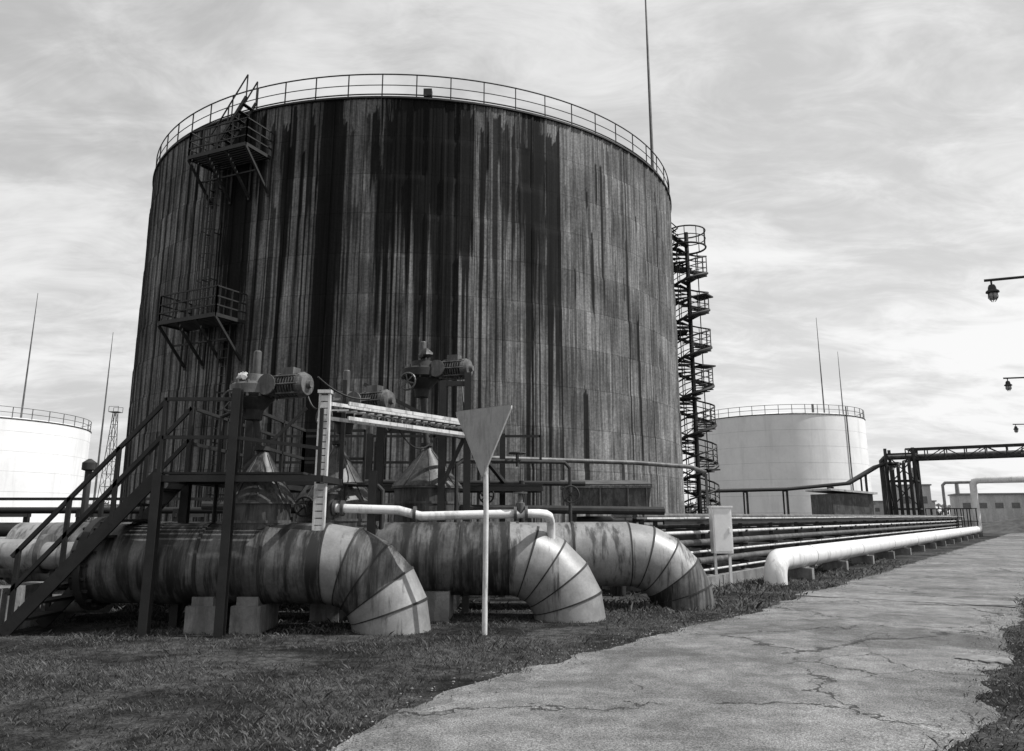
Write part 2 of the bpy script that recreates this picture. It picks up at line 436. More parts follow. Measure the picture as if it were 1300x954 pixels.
p.tube([(-9.5,12.9,.3),(-6.3,12.9,.3)],.17,24)
p.done()
p=Part('flanges',M['mid'],e)
for x in(-8.2,-10.2,-7.0): p.tube([(x-.04,12.25,1.05),(x+.04,12.25,1.05)],.29,28)
p.done()
p=Part('sleepers',M['concrete'],e,False)
for x in(-7.3,-10,-13,-16): p.box((x,13.2,.3),(.35,3.6,.62))
p.done()

# ---------------------------------------------------------------- motorised valves
def valve(x,y,zp,rc,zj,za,zd,rd,mdir,capmat,cxo=0):
    e=empty('motorized_gate_valve')
    h=Part('cone_housing',M['cone'],e); x_=x; x=x+cxo
    h.lathe((x,y,0),[(rc,zp-.35),(rc,zj),(rc+.05,zj+.01),(rc+.05,zj+.04),(.09,za),(.07,za+.05)],40).done()
    b_=Part('housing_bands',M['mid'],e); b_.lathe((x,y,0),[(rc+.015,zj-.28),(rc+.015,zj-.24)],40)
    b_.lathe((x,y,0),[(rc+.06,zj+.0),(rc+.06,zj+.02)],40)
    for k in range(8):
        a=2*math.pi*k/8+.2; b_.beam((x+(rc+.05)*math.cos(a),y+(rc+.05)*math.sin(a),zj+.05),(x+.09*math.cos(a),y+.09*math.sin(a),za+.01),.012)
    b_.done(); x=x_
    s=Part('stem_column',M['rust'],e)
    s.tube([(x+cxo,y,za-.2),(x,y,zd-.28)],.055,14)
    s.lathe((x+cxo*.8,y,0),[(.12,za+.08),(.12,za+.14)],16)
    s.lathe((x,y,0),[(.13,zd-.45),(.15,zd-.3),(.3,zd-.13),(.3,zd-.1)],24); s.done()
    g=Part('gearbox',M['mid'] if capmat else M['rust'],e)
    g.lathe((x,y,0),[(rd*.85,zd-.1),(rd,zd-.07),(rd,zd+.07),(rd*.9,zd+.1),(.22,zd+.13),(.2,zd+.24),(.12,zd+.26)],36)
    for k in range(12):
        a=2*math.pi*k/12; g.lathe((x+rd*.93*math.cos(a),y+rd*.93*math.sin(a),zd),[(.022,-.12),(.022,.13)],6)
    g.done()
    c=Part('stem_cover',M['mid'],e); c.lathe((x,y,0),[(.06,zd+.24),(.06,zd+.62),(.045,zd+.64)],14)
    c.done()
    d=Vector(mdir).normalized(); q=Vector((x,y,zd+.05))+d*(rd*.8); m_=Part('drive_motor',M['motor'],e,False)
    pf=[(.09,0),(.09,.12),(.18,.13),(.18,.18)]
    z=.19
    while z<.52: pf+=[(.12,z),(.12,z+.022),(.175,z+.024),(.175,z+.044)]; z+=.05
    pf+=[(.19,.54),(.19,.60),(.16,.66),(.07,.67),(.05,.73)]
    m_.lathe(q,pf,32,d); 
    side=d.cross(Vector((0,0,1)))
    for k in range(8):
        a=2*math.pi*k/8; o_=(side*math.cos(a)+Vector((0,0,1))*math.sin(a)); m_.beam(q+d*.66+o_*.05,q+d*.645+o_*.155,.02)
        m_.lathe(q+o_*.185,[(.014,.12),(.014,.6)],6,d)
    m_.box(q+d*.34+Vector((0,0,.21)),(.22,.18,.12),math.atan2(d.y,d.x))
    m_.box(q+d*.08+Vector((0,0,-.02)),(.16,.26,.26),math.atan2(d.y,d.x))
    m_.lathe(q+d*.08+side*.1,[(.05,0),(.05,.12),(.16,.125),(.16,.15),(.05,.155)],20,side)
    m_.wheel(Vector((x,y,zd-.2))+side*.42-d*.1,.16,side); m_.beam(Vector((x,y,zd-.2))-d*.1,Vector((x,y,zd-.2))+side*.42-d*.1,.04)
    m_.done()
    return e
v1=valve(-4.0,12.15,1.4,.45,1.78,2.5,3.5,.38,(1,-.38,0),True,.2)
v2=valve(-2.85,13.4,1.4,.6,1.8,2.7,3.42,.33,(1,-.5,0),True,-.1)
v3=valve(-1.72,14.9,1.4,.6,2.1,2.8,4.26,.4,(1,-.35,0),False,.14)
def lump(c,r,par,mat):
    p=Part('weather_cover',mat,par)
    rr=random.Random(int(c[0]*100))
    p.lathe(c,[(r*.7,-r*.6),(r*1.0,-r*.3),(r*.95,.1*r),(r*.7,r*.6),(r*.2,r*.8)],12)
    p.v=[(x+rr.uniform(-.25,.25)*r,y+rr.uniform(-.25,.25)*r,z+rr.uniform(-.2,.2)*r) for x,y,z in p.v]
    p.done()
lump((-1.66,14.8,4.64),.13,v3,M['mid']); lump((-4.15,12.0,3.7),.09,v1,M['light']); lump((-1.0,14.7,4.44),.08,v3,M['mid'])
ax=empty('auxiliary_pipework')
p=Part('small_pipes',M['rust'],ax)
for pts,r_ in (([(-3.3,13.0,1.2),(-3.3,13.0,2.0),(-3.1,13.0,2.1),(-2.2,13.0,2.1),(-2.1,13.0,2.0),(-2.1,13.0,1.3)],.04),
    ([(-1.0,14.4,1.3),(-1.0,14.4,2.5),(-.9,14.5,2.6),(1.0,15.2,2.6),(1.1,15.2,2.5),(1.1,15.2,1.3)],.035),
    ([(-2.4,14.2,0),(-2.4,14.2,2.9)],.07),([(-.5,15.9,0),(-.5,15.9,3.0)],.06),([(-4.8,13.0,1.3),(-4.8,13.0,3.2),(-4.6,13.0,3.3),(-4.2,12.9,3.3)],.035),
    ([(-6,15.6,1.8),(3,15.9,1.7)],.08),([(-6,16.2,2.3),(1.5,16.4,2.25)],.05),([(.2,16.2,0),(.2,16.2,2.3)],.06)):
    p.tube(pts,r_,10)
p.done()
p=Part('hand_wheels',M['rust'],ax)
for c_,a_ in (((-2.65,12.8,2.1),(0,0,1)),((0.1,14.85,2.75),(0,0,1)),((-3.3,12.8,1.75),(0,1,0)),((1.1,15.0,2.0),(0,1,0)),((-.5,15.7,2.0),(.3,1,0))):
    p.wheel(c_,.15,a_); p.lathe(c_,[(.03,-.25),(.03,.02)],8,a_)
p.done()
# ---------------------------------------------------------------- stairs & platform
st_=empty('metal_stairway')
p=Part('stringers_and_treads',M['dark'],st_,False)
ya,yb=11.35,12.25; a0=Vector((-6.95,0,.0)); a1=Vector((-5.0,0,2.2))
for y in(ya,yb): p.beam(a0+Vector((0,y,.03)),a1+Vector((0,y,0)),.05,.18)
n=10
for i in range(1,n):
    q=a0.lerp(a1,i/n); p.box((q.x,(ya+yb)/2,q.z),(.26,yb-ya-.06,.035)); 
p.done()
p=Part('handrails',M['dark'],st_)
for y in(ya,yb):
    for h in(.55,1.05): p.beam(a0+Vector((0,y,h)),a1+Vector((0,y,h)),.055)
    for t in(.04,.36,.68,1): q=a0.lerp(a1,t); p.beam(q+Vector((0,y,0)),q+Vector((0,y,1.07)),.055)
p.done()
pf=empty('valve_service_platform')
p=Part('deck',M['rust'],pf,False)
for k in range(8): p.box((-3.98,11.42+k*.075,2.2),(2.0,.05,.03))
p.box((-4.55,13.2,2.2),(.85,2.4,.03))
for k in range(14): p.box((-2.2,15.75+k*.07,2.2),(5.6,.05,.03))
p.done()
p=Part('frame',M['dark'],pf,False)
for (x,y,z) in((-3.97,11.3,3.4),(-5.0,11.3,2.2),(-5.0,12.3,2.2),(-4.3,12.95,3.55),(-1.25,14.15,4.0),(-.8,14.15,4.15),(-5,16.6,3.2),(-3,16.7,3.3),(-.2,16.7,3.3),(-2.2,12.65,2.3),(-2.35,14.15,3.2)):
    p.ibeam((x,y,0),(x,y,z),.12,.014)
for a,b_ in (((-5.05,11.3,2.12),(-2.7,11.3,2.12)),((-5.05,12.35,2.12),(-2.7,12.65,2.12)),((-5,11.3,2.12),(-5,16.6,2.12)),((-4.1,12.35,2.12),(-4.1,16.6,2.12)),((-5,16.7,2.12),(.6,16.7,2.12)),((-3,15.6,2.12),(.6,15.6,2.12)),((-2.4,14.15,3.1),(-.8,14.15,3.1)),((-1.3,14.15,3.95),(-.75,14.15,3.95)),((-2.7,11.3,2.12),(-2.7,12.65,2.12))):
    p.beam(a,b_,.06,.09)
p.done()
p=Part('guard_rails',M['dark'],pf,False)
def rail(pts,hs=(.5,1.05),n=None):
    for i in range(len(pts)-1):
        a=Vector(pts[i]);b_=Vector(pts[i+1])
        for h in hs: p.beam(a+Vector((0,0,h)),b_+Vector((0,0,h)),.05)
        k=max(1,int((b_-a).length/1.1))
        for t in range(k+1): q=a.lerp(b_,t/k); p.beam(q,q+Vector((0,0,1.07)),.05)
rail([(-5,11.3,2.2),(-3.97,11.3,2.2)]); rail([(-5,12.35,2.2),(-5,16.7,2.2),(.6,16.7,2.2)]); rail([(-3.97,11.3,2.2),(-2.75,11.35,2.05)],(.5,))
rail([(-4.1,12.6,2.2),(-4.1,15.6,2.2),(-2.9,15.6,2.2)])
p.beam((-2.7,14.2,3.95),(-1.2,14.3,3.2),.06); p.beam((-4.2,12.4,2.3),(-3.3,12.6,3.3),.05); p.beam((-2.7,12.6,3.75),(-2.7,12.6,2.1),.06)
p.beam((-.8,14.15,3.0),(-.1,16.6,2.2),.07); p.beam((-1.3,14.15,2.0),(-.8,14.15,3.1),.07); p.beam((-2.3,13.0,3.5),(-.9,14.6,3.0),.06)
p.beam((-5,12.35,.1),(-4.1,12.35,2.1),.06)
p.done()
ct=empty('cable_tray')
p=Part('perforated_post',M['light'],ct,False)
for dx in(-.07,.07): p.box((-2.8+dx,11.72,2.4),(.03,.1,2.0))
z=1.42
while z<3.4: p.box((-2.8,11.68,z),(.14,.015,.085)); z+=.1
p.box((-2.8,11.72,3.42),(.2,.16,.05))
p.done()
p=Part('tray_rails',M['light'],ct,False)
A=Vector((-2.75,11.75,3.25));B=Vector((-.85,14.0,3.2))
for dz,o in((0,0),(-.22,0.0),(0,.3),(-.22,.3)):
    off=Vector((.3 if o else 0,-.0,dz)); p.beam(A+off,B+off,.03,.055)
for t in range(19):
    q=A.lerp(B,t/18); p.beam(q+Vector((0,0,-.1)),q+Vector((.3,0,-.1)),.02)
for t in range(7):
    q=A.lerp(B,t/6); p.beam(q+Vector((0,-.002,.0)),q+Vector((0,-.002,-.22)),.04,.012)
p.done()
p=Part('cables',M['cable'],ct)
def cable(a,b_,sag,r=.014,n=14):
    a=Vector(a);b_=Vector(b_); p.tube([a.lerp(b_,t/n)-Vector((0,0,sag*4*(t/n)*(1-t/n))) for t in range(n+1)],r,6)
cable((-3.2,12,3.6),(-2.8,11.75,3.3),.25); cable((-2.2,13.2,3.45),(-1.9,12.8,3.2),.35); cable((-1.0,14.7,4.2),(-.85,14.1,3.2),-.25); cable((-1.9,12.8,3.1),(-1.2,13.6,3.1),.4)
cable((-3.0,12,3.7),(-2.2,13.2,3.6),.18); cable((-4.1,12,3.3),(-4.2,12.2,2.3),-.15)
for k_ in range(3): 
    a_=A+Vector((.08+.07*k_,0,-.07)); b_=B+Vector((.08+.07*k_,0,-.07)); cable(a_,b_,.02,.018)
p.done()
# ---------------------------------------------------------------- small white line
wl=empty('white_bypass_pipe')
p=Part('pipe',M['white'],wl)
p.tube([(-2.72,12.35,1.72),(-1.75,12.4,1.69),(-1.4,12.42,1.60),(.25,12.56,1.64),(.42,12.6,1.64),(.53,12.7,1.63),(.59,12.86,1.6),(.62,13.0,1.52),(.63,13.08,1.42),(.63,13.1,1.2)],.068,20)
p.done()
p=Part('flanges_and_valve',M['mid'],wl)
for x,z in((-2.72,1.72),(-2.6,1.718),(-1.5,1.63),(.05,1.635),(.22,1.64)): p.tube([(x-.02,12.35+(x+2.7)*.07,z),(x+.025,12.35+(x+2.7)*.07,z)],.12,20)
p.lathe((.13,12.55,1.64),[(.07,0),(.07,.16),(.04,.17),(.03,.3),(.11,.305),(.11,.33)],16)
p.lathe((-2.8,12.35,1.5),[(.09,-.1),(.09,.05),(.06,.06),(.06,.42),(.12,.43),(.12,.46)],16)
p.done()
p=Part('overhead_thin_pipe',M['mid'])
p.tube([(-.55,17.5,2.85),(3.0,19.5,2.88),(4.5,20.2,2.82),(5.0,20.7,2.72),(5.3,22,2.7)],.055,12)
for q in((.3,18,2.85),(2.7,19.33,2.86),(5.2,21.4,2.7)): p.beam((q[0],q[1],0),q,.06)
p.done()
e=empty('steel_drip_tray')
p=Part('tray',M['motor'],e,False)
x0,x1,y0,y1=1.15,3.0,17.3,18.6
v=[(x0+.12,y0+.1,1.7),(x1-.05,y0+.1,1.7),(x1-.05,y1-.1,1.7),(x0+.12,y1-.1,1.7),(x0,y0,2.2),(x1,y0,2.2),(x1+.0,y1,2.2),(x0,y1,2.2)]
p.add(v,[(0,3,2,1),(0,1,5,4),(1,2,6,5),(2,3,7,6),(3,0,4,7)])
v=[(a+(.03 if a<2 else -.03),b_+(.03 if b_<18 else -.03),c+.02) for a,b_,c in v]
p.add(v,[(1,2,3,0),(4,5,1,0),(5,6,2,1),(6,7,3,2),(7,4,0,3)])
for a,b_ in(((x0,y0),(x1,y0)),((x1,y0),(x1,y1)),((x1,y1),(x0,y1)),((x0,y1),(x0,y0))): p.beam((*a,2.22),(*b_,2.22),.07,.05)
for x in(1.3,1.9,2.5,2.9): p.beam((x,y0-.005,1.72),(x,y0-.02,2.2),.05,.03)
p.done()
p=Part('lid',M['mid'],e,False); p.box(((x0+x1)/2,(y0+y1)/2+.1,2.34),(x1-x0+.1,y1-y0,.03),rot=Matrix.Rotation(R(6),3,'X')); p.done()
p=Part('stand',M['dark'],e,False)
for x in(1.35,2.8):
    for y in(17.5,18.4): p.ibeam((x,y,0),(x,y,1.7),.1)
p.beam((1.35,17.5,1.1),(2.8,17.5,1.1),.08); p.beam((1.35,17.5,.2),(2.8,17.5,1.6),.05)
p.done()
# ---------------------------------------------------------------- long pipe rack
rk=empty('pipe_rack')
s0,s1=16.5,78
p=Part('trestles',M['dark'],rk,False)
s=s0
while s<s1:
    for n_ in(-7.5,-9.5):
        p.beam(P(s,n_,0),P(s,n_,1.5),.09)
    for z in(.5,.95,1.3): p.beam(P(s,-7.3,z-.09),P(s,-9.7,z-.09),.08,.06)
    s+=2.8
p.beam(P(s0,-7.3,1.46),P(s1,-7.3,1.46),.04,.09)
p.done()
for mt,lst in (('mid',[(-7.45,.54,.08),(-7.42,.98,.075),(-7.6,1.6,.06),(-7.9,1.38,.08)]),('dark',[(-7.75,1.06,.11),(-7.9,.62,.12),(-8.3,.6,.12),(-8.2,1.05,.1),(-8.8,1.5,.1),(-9.2,1.38,.09),(-8.8,.6,.13)]),('light',[(-7.38,1.22,.04),(-8.1,1.6,.05),(-7.4,.76,.03),(-7.38,.32,.03)])):
    p=Part('pipes_'+mt,M[mt],rk)
    for n_,z,r in lst: p.tube([P(s0-.8,n_,z),P(s1,n_,z)],r,12)
    p.done()
p=Part('cable_duct_lid',M['light'],rk,False)
s=s0-1
while s<s1:
    p.box(P(s+1,-7.35,1.56+random.uniform(-.008,.008)),(1.96,.24,.035),RZ+random.uniform(-.004,.004)); s+=2
p.done()
p=Part('sleepers',M['concrete'],rk,False)
s=s0
while s<s1:
    p.box(P(s,-8.4,.08),(.3,2.9,.24),RZ); s+=2.8
p.box(P(s0+5,-6.95,.1),(10,.18,.3),RZ)
p.done()
p=Part('end_risers',M['dark'],rk)
for n_,z in((-7.9,.62),(-8.3,1.05),(-7.75,1.38),(-8.8,1.5)):
    q=P(s0-.8,n_,z); p.tube([q,q-RD*.3,q-RD*.45-Vector((0,0,.15)),q-RD*.45-Vector((0,0,z))],.1,12)
p.done()
p=Part('equipment_cabinet',M['box'],None,False)
c=P(18.8,-6.85,1.27)
p.box(c,(.46,.32,1.06),RZ-R(55)); p.box(c+Vector((0,0,.55)),(.52,.38,.04),RZ-R(55))
for k in(-.15,.15): p.box(P(18.8+k*.5,-6.85+k,.36),(.06,.06,.76))
rr=Matrix.Rotation(RZ-R(55),3,'Z'); p.box(c+rr@Vector((-.0,-.165,0)),(.39,.014,.96),RZ-R(55)); p.box(c+rr@Vector((.15,-.18,0)),(.03,.02,.12),RZ-R(55))
p.done()
# ---------------------------------------------------------------- white long pipe
wp=empty('white_pipeline')
r=.27; n_=-5.96; zc=.55
p=Part('pipe',M['white'],wp)
pts=[P(19.9,n_,-.2),P(19.9,n_,zc-.45)]+[P(20.35-.45*math.cos(R(t)),n_,zc-.45+.45*math.sin(R(t))) for t in(18,36,54,72,90)]
pts+=[P(s,n_,zc) for s in range(24,74,4)]+[P(74.6,n_,zc),P(74.9,n_,zc+.1),P(75,n_,zc+.4),P(75,n_,4.1),P(75.0,n_+.12,4.35),P(75.0,n_+.4,4.45),P(75,n_+16,4.45)]
p.tube(pts,r,32); p.done()
p=Part('weld_bands',M['clad'],wp)
for s in range(23,74,6): p.tube([P(s,n_,zc),P(s+.03,n_,zc)],r+.006,32)
p.tube([P(75,n_,4.3),P(75,n_-2,4.3),P(75,n_-2.2,4.1),P(75,n_-2.2,1.6)],.12,12)
p.done()
p=Part('supports',M['concrete'],wp,False)
for s in range(22,75,4): p.box(P(s,n_,.1),(.22,.7,.36),RZ)
p.beam(P(75,n_+7,0),P(75,n_+7,4.2),.2); 
p.done()
# ---------------------------------------------------------------- bridge / tower
pb=empty('overhead_pipe_bridge')
T=Vector((34.3,70,0)); 
p=Part('tower',M['dark'],pb,False)
cs=[T-RN*1.1-RD*1,T+RN*1.1-RD*1,T+RN*1.1+RD*1,T-RN*1.1+RD*1]
for i in range(4):
    a=cs[i];b_=cs[(i+1)%4]
    p.beam(a,a+Vector((0,0,7.4)),.2)
    for z in(2.2,4.6,6.9): p.beam(a+Vector((0,0,z)),b_+Vector((0,0,z)),.14)
    p.beam(a+Vector((0,0,2.2)),b_+Vector((0,0,4.6)),.09); p.beam(b_+Vector((0,0,4.6)),a+Vector((0,0,6.9)),.09)
p.done()
p=Part('span',M['dark'],pb,False)
L=18
for o in(-.9,.9):
    a=T+RD*o+RN*.5; 
    for z in(6.4,7.3): p.beam(a+Vector((0,0,z)),a+RN*L+Vector((0,0,z)),.13)
    for k in range(12):
        q=a+RN*(L*k/12); q2=a+RN*(L*(k+1)/12)
        p.beam(q+Vector((0,0,6.4)),q+Vector((0,0,7.3)),.07); p.beam(q+Vector((0,0,6.4 if k%2 else 7.3)),q2+Vector((0,0,7.3 if k%2 else 6.4)),.07)
for k in range(13): q=T+RN*(.5+L*k/12); p.beam(q-RD*.9+Vector((0,0,6.4)),q+RD*.9+Vector((0,0,6.4)),.08)
q=T+RN*(L+.3)
for o in(-.9,.9): p.beam(q+RD*o,q+RD*o+Vector((0,0,7.3)),.2)
p.done()
p=Part('bridge_pipes',M['mid'],pb)
for o,r_,z in((-.6,.16,6.65),(-.1,.2,6.7),(.5,.14,6.62)):
    a=T+RD*o
    p.tube([a-RN*1.6+Vector((0,0,.8)),a-RN*1.6+Vector((0,0,z-.3)),a-RN*1.3+Vector((0,0,z)),a+RN*(L+.5)+Vector((0,0,z))],r_,12)
p.done()
p=Part('riser_loops',M['dark'],pb)
for k in range(4):
    a=T-RN*(.6-.45*k)-RD*1.35
    p.tube([a+Vector((0,0,1.2)),a+Vector((0,0,5.4+.2*k)),a+RD*.4+Vector((0,0,5.8+.2*k)),a+RD*1.5+Vector((0,0,5.9+.2*k))],.14,10)
p.done()
p=Part('feeder_line',M['dark'],pb)
for o,r_ in((0,.16),(.5,.12),(.9,.1)):
    p.tube([(16,70+o,3.7),(24,70+o,3.9),(29.5,70+o,4.4),(32.2,70+o,5.9),(32.9,70+o,6.1),(34,70+o,6.1)],r_,10)
for x,z in((17,3.6),(20.5,3.7),(24,3.8),(28,4.1),(31,5.1)):
    p.beam((x,70,0),(x,70,z),.16); p.beam((x,69.8,z-.05),(x,71.1,z-.05),.1); p.beam((x,71,0),(x,71,z),.12)
p.done()
e=empty('equipment_booth')
Part('walls',M['mid'],e,False).box((24.6,60,1.6),(3.3,2.8,3.2),R(12)).done()
p=Part('roof',M['light'],e,False); p.box((24.6,60,3.36),(3.8,3.3,.14),rot=Matrix.Rotation(R(12),3,'Z')@Matrix.Rotation(R(4),3,'Y')); p.done()
Part('door',M['dark'],e,False).box((24.4,58.56,1.05),(.9,.05,2.0),R(12)).done()
p=Part('mesh_cage',M['dark'],None,False)
for k in range(9):
    q=P(77,-9.5+k*.45); p.beam(q,q+Vector((0,0,2.2)),.06)
    q=P(74,-9.5+k*.45); p.beam(q,q+Vector((0,0,2.2)),.06)
for z in(.3,1.2,2.2):
    for s in(74,77): p.beam(P(s,-9.5,z),P(s,-5.9,z),.06)
    p.beam(P(74,-9.5,z),P(77,-9.5,z),.06); p.beam(P(74,-5.9,z),P(77,-5.9,z),.06)
p.done()
lr=empty('low_pipe_trestle')
p=Part('pipes',M['dark'],lr)
for y,z,r_ in((17.0,1.3,.14),(17.5,1.35,.12),(18,1.3,.16),(17.2,1.72,.07),(17.8,.8,.15),(17.1,.9,.12),(17.0,.45,.14)): p.tube([(-26,y,z),(-4.5,y,z)],r_,12)
p.done()
p=Part('trestles',M['dark'],lr,False)
for k in range(11):
    x=-25+k*2.0
    for y in(16.8,18.3): p.beam((x,y,0),(x,y,1.75),.1)
    p.beam((x,16.7,1.1),(x,18.4,1.1),.1); p.beam((x,16.7,1.62),(x,18.4,1.62),.08)
p.beam((-25,16.75,1.95),(-5,16.75,1.95),.06)
p.done()
p=Part('vent_stack',M['rust']); p.tube([(-8.6,16.2,0),(-8.6,16.2,2.55)],.07,10); p.lathe((-8.6,16.2,2.5),[(.08,0),(.14,.02),(.14,.16),(.03,.24)],12); p.done()
p=Part('low_retaining_wall',M['concrete'],None,False); p.box((-9,27.6,.3),(30,.3,.62)); p.done()

# ---------------------------------------------------------------- sign
e=empty('yield_sign')
sx_,sy_=-.38,11.5
Part('post',M['light'],e).tube([(sx_,sy_,-.1),(sx_+.01,sy_,1.6),(sx_-.01,sy_,3.05)],.038,14).done()
d=Vector((math.cos(R(42)),-math.sin(R(42)),0)); nrm=Vector((-d.y,d.x,0))*-1
side=1.16; hh=side*.866; zt=3.14; c0=Vector((sx_,sy_,0))+nrm*.06
def tri(off,shr):
    cen=c0+nrm*off; zc_=zt-hh/3
    pts=[cen-d*(side/2)+Vector((0,0,zt)),cen+d*(side/2)+Vector((0,0,zt)),cen+Vector((0,0,zt-hh))]
    g=cen+Vector((0,0,zc_)); out=[]
    for i in range(3):
        q=pts[i];pr_=pts[i-1];nx=pts[(i+1)%3]
        a=q+(pr_-q).normalized()*.06; b_=q+(nx-q).normalized()*.06
        for t in(0,.5,1):
            m_=a.lerp(q,t).lerp(q.lerp(b_,t),t); out.append(g+(m_-g)*shr)
    return out
p=Part('plate',M['sign'],e,False)
a=tri(0,1);b_=tri(.012,1); n=len(a)
p.add(a+b_,[tuple(range(n-1,-1,-1)),tuple(range(n,2*n))]+[(i,(i+1)%n,n+(i+1)%n,n+i) for i in range(n)])
p.done()
p=Part('rim',M['light'],e,False)
a=tri(-.02,1.0);b_=tri(-.02,.965);c_=tri(0.014,1.01);
p.add(a+b_+c_,[(i,(i+1)%n,n+(i+1)%n,n+i) for i in range(n)]+[(i,(i+1)%n,2*n+(i+1)%n,2*n+i) for i in range(n)])
p.done()
p=Part('clamps',M['mid'],e,False)
for z in(3.0,2.65): p.box((sx_,sy_,z),(.1,.12,.04),R(-42))
p.done()
# ---------------------------------------------------------------- street lamps
def lamp(s,n_,zl=6.0):
    e=empty('street_lamp')
    L_=P(s,n_,0); B_=L_+RN*1.0
    p=Part('pole_and_arm',M['dark'],e)
    p.tube([B_,B_+Vector((0,0,4))],[.09,.07],14)
    p.tube([B_+Vector((0,0,4)),B_+Vector((0,0,zl-.1)),B_-RN*.05+Vector((0,0,zl+.12)),B_-RN*.2+Vector((0,0,zl+.22)),L_+RN*.05+Vector((0,0,zl+.26)),L_-RN*.12+Vector((0,0,zl+.27))],.028,10)
    p.lathe(B_,[(.14,0),(.14,.3),(.09,.34)],12); p.done()
    p=Part('lamp_housing',M['dark'],e)
    p.tube([L_+Vector((0,0,zl+.26)),L_+Vector((0,0,zl+.14))],.018,8)
    p.lathe(L_+Vector((0,0,zl)),[(.05,.16),(.07,.12),(.08,.06),(.12,.03),(.125,-.0),(.1,-.01)][::-1],20)
    for k in range(6):
        a=math.pi*k/3; p.tube([L_+Vector((.09*math.cos(a),.09*math.sin(a),zl)),L_+Vector((.1*math.cos(a),.1*math.sin(a),zl-.1)),L_+Vector((.03*math.cos(a),.03*math.sin(a),zl-.19))],.006,5)
    p.done()
    Part('globe',M['glass'],e).lathe(L_+Vector((0,0,zl)),[(.07,0),(.085,-.05),(.075,-.11),(.04,-.15),(.01,-.16)][::-1],16).done()
lamp(18.1,-.67); lamp(31.9,-1.1); lamp(48.6,-1.6); lamp(66,-2.0)
# ---------------------------------------------------------------- far buildings
def building(x,y,w,d_,h,rz,nw):
    e=empty('industrial_building')
    rot=Matrix.Rotation(rz,3,'Z'); c=Vector((x,y,0))
    Part('walls',M['build'],e,False).box(c+Vector((0,0,h/2)),(w,d_,h),rz).done()
    Part('roof',M['roof'],e,False).box(c+Vector((0,0,h+.2)),(w+.8,d_+.8,.4),rz).done()
    p=Part('windows',M['window'],e,False)
    for k in range(nw):
        p.box(c+rot@Vector((-w/2+w*(k+.5)/nw,-d_/2-.02,h*.6)),(w/nw*.5,.1,h*.2),rz)
    p.done()
building(140,230,24,14,7.5,R(-20),6); building(122,245,9,12,10.5,R(-20),2); building(152,215,12,12,9.0,R(-20),3); building(120,262,30,14,6,R(-20),8);building(175,235,30,14,6.5,R(-20),8); building(104,250,14,12,5,R(-15),4); building(-140,260,60,14,5,R(20),10)
p=Part('distant_chimneys',M['roof'])
for x,y,h in((131,260,17),(150,270,13),(118,250,12)): p.tube([(x,y,0),(x,y,h)],[.9,.6],12)
p.done()
vs=[];fs=[];nx,ny=60,30
from mathutils import noise as mn
for i in range(nx):
    for j in range(ny):
        u=i/(nx-1);v_=j/(ny-1)
        h=2.7*min(1,4*u)*math.sin(math.pi*v_)**.8*(1 if u<.8 else (1-u)*5)*(1+.35*mn.noise(Vector((i*.23,j*.3,0))))
        vs.append((46+u*60,76+v_*16+u*4,max(-.1,h+random.uniform(-.15,.15)*(h>0.1))))
for i in range(nx-1):
    for j in range(ny-1): fs.append((i*ny+j,(i+1)*ny+j,(i+1)*ny+j+1,i*ny+j+1))
M['soil']=weathered('soil_and_scrub',.04,.95,0,.6,0,.02,1,.5,.8,1.2)
Part('soil_bank',M['soil']).add(vs,fs).done()
vs=[];fs=[]
for k in range(5200):
    side_=k%3
    if side_==0: x=random.uniform(-260,-40);y=random.uniform(250,270)
    elif side_==1: x=random.uniform(60,300);y=random.uniform(275,290)
    else: x=random.uniform(-40,60);y=random.uniform(250,270)
    hh_=(3.6+1.8*math.sin(x*.13)+1.0*math.sin(x*.41+1))
    z=random.uniform(0,1)**.7*hh_; s=random.uniform(.5,1.2)
    q=Vector((x,y,z)); a=Vector((random.gauss(0,1),random.gauss(0,1),random.gauss(0,1))).normalized(); b_=a.orthogonal().normalized()
    o=len(vs); vs+=[q-a*s,q+b_*s,q+a*s,q-b_*s]; fs.append((o,o+1,o+2,o+3))
M['tree']=weathered('tree_foliage',.07,.9,0,.5)
Part('distant_tree_line',M['tree'],None,False).add(vs,fs).done()

# ---------------------------------------------------------------- ground & road
m,nt,b=base('ground_soil_grass')
tc=nn(nt,'ShaderNodeTexCoord');o=tc.outputs['Object']
n1=noise(nt,o,.7,5,.65);n2=noise(nt,o,6,5,.75);n3=noise(nt,o,40,4,.7)
v=lerp(nt,ramp(nt,n1,.38,.62),.012,.055); v=mathn(nt,'MULTIPLY',v,ramp(nt,n2,.3,.7,.35,1.7)); v=mathn(nt,'MULTIPLY',v,ramp(nt,n3,.3,.7,.35,1.7))
grey(nt,b,v); b.inputs['Roughness'].default_value=.95; b.inputs['Specular IOR Level'].default_value=.1; bump(nt,b,n2,.8,.05)
Part('ground',m,None,False).add([(-1500,-300,0),(1500,-300,0),(1500,2500,0),(-1500,2500,0)],[(0,1,2,3)]).done()

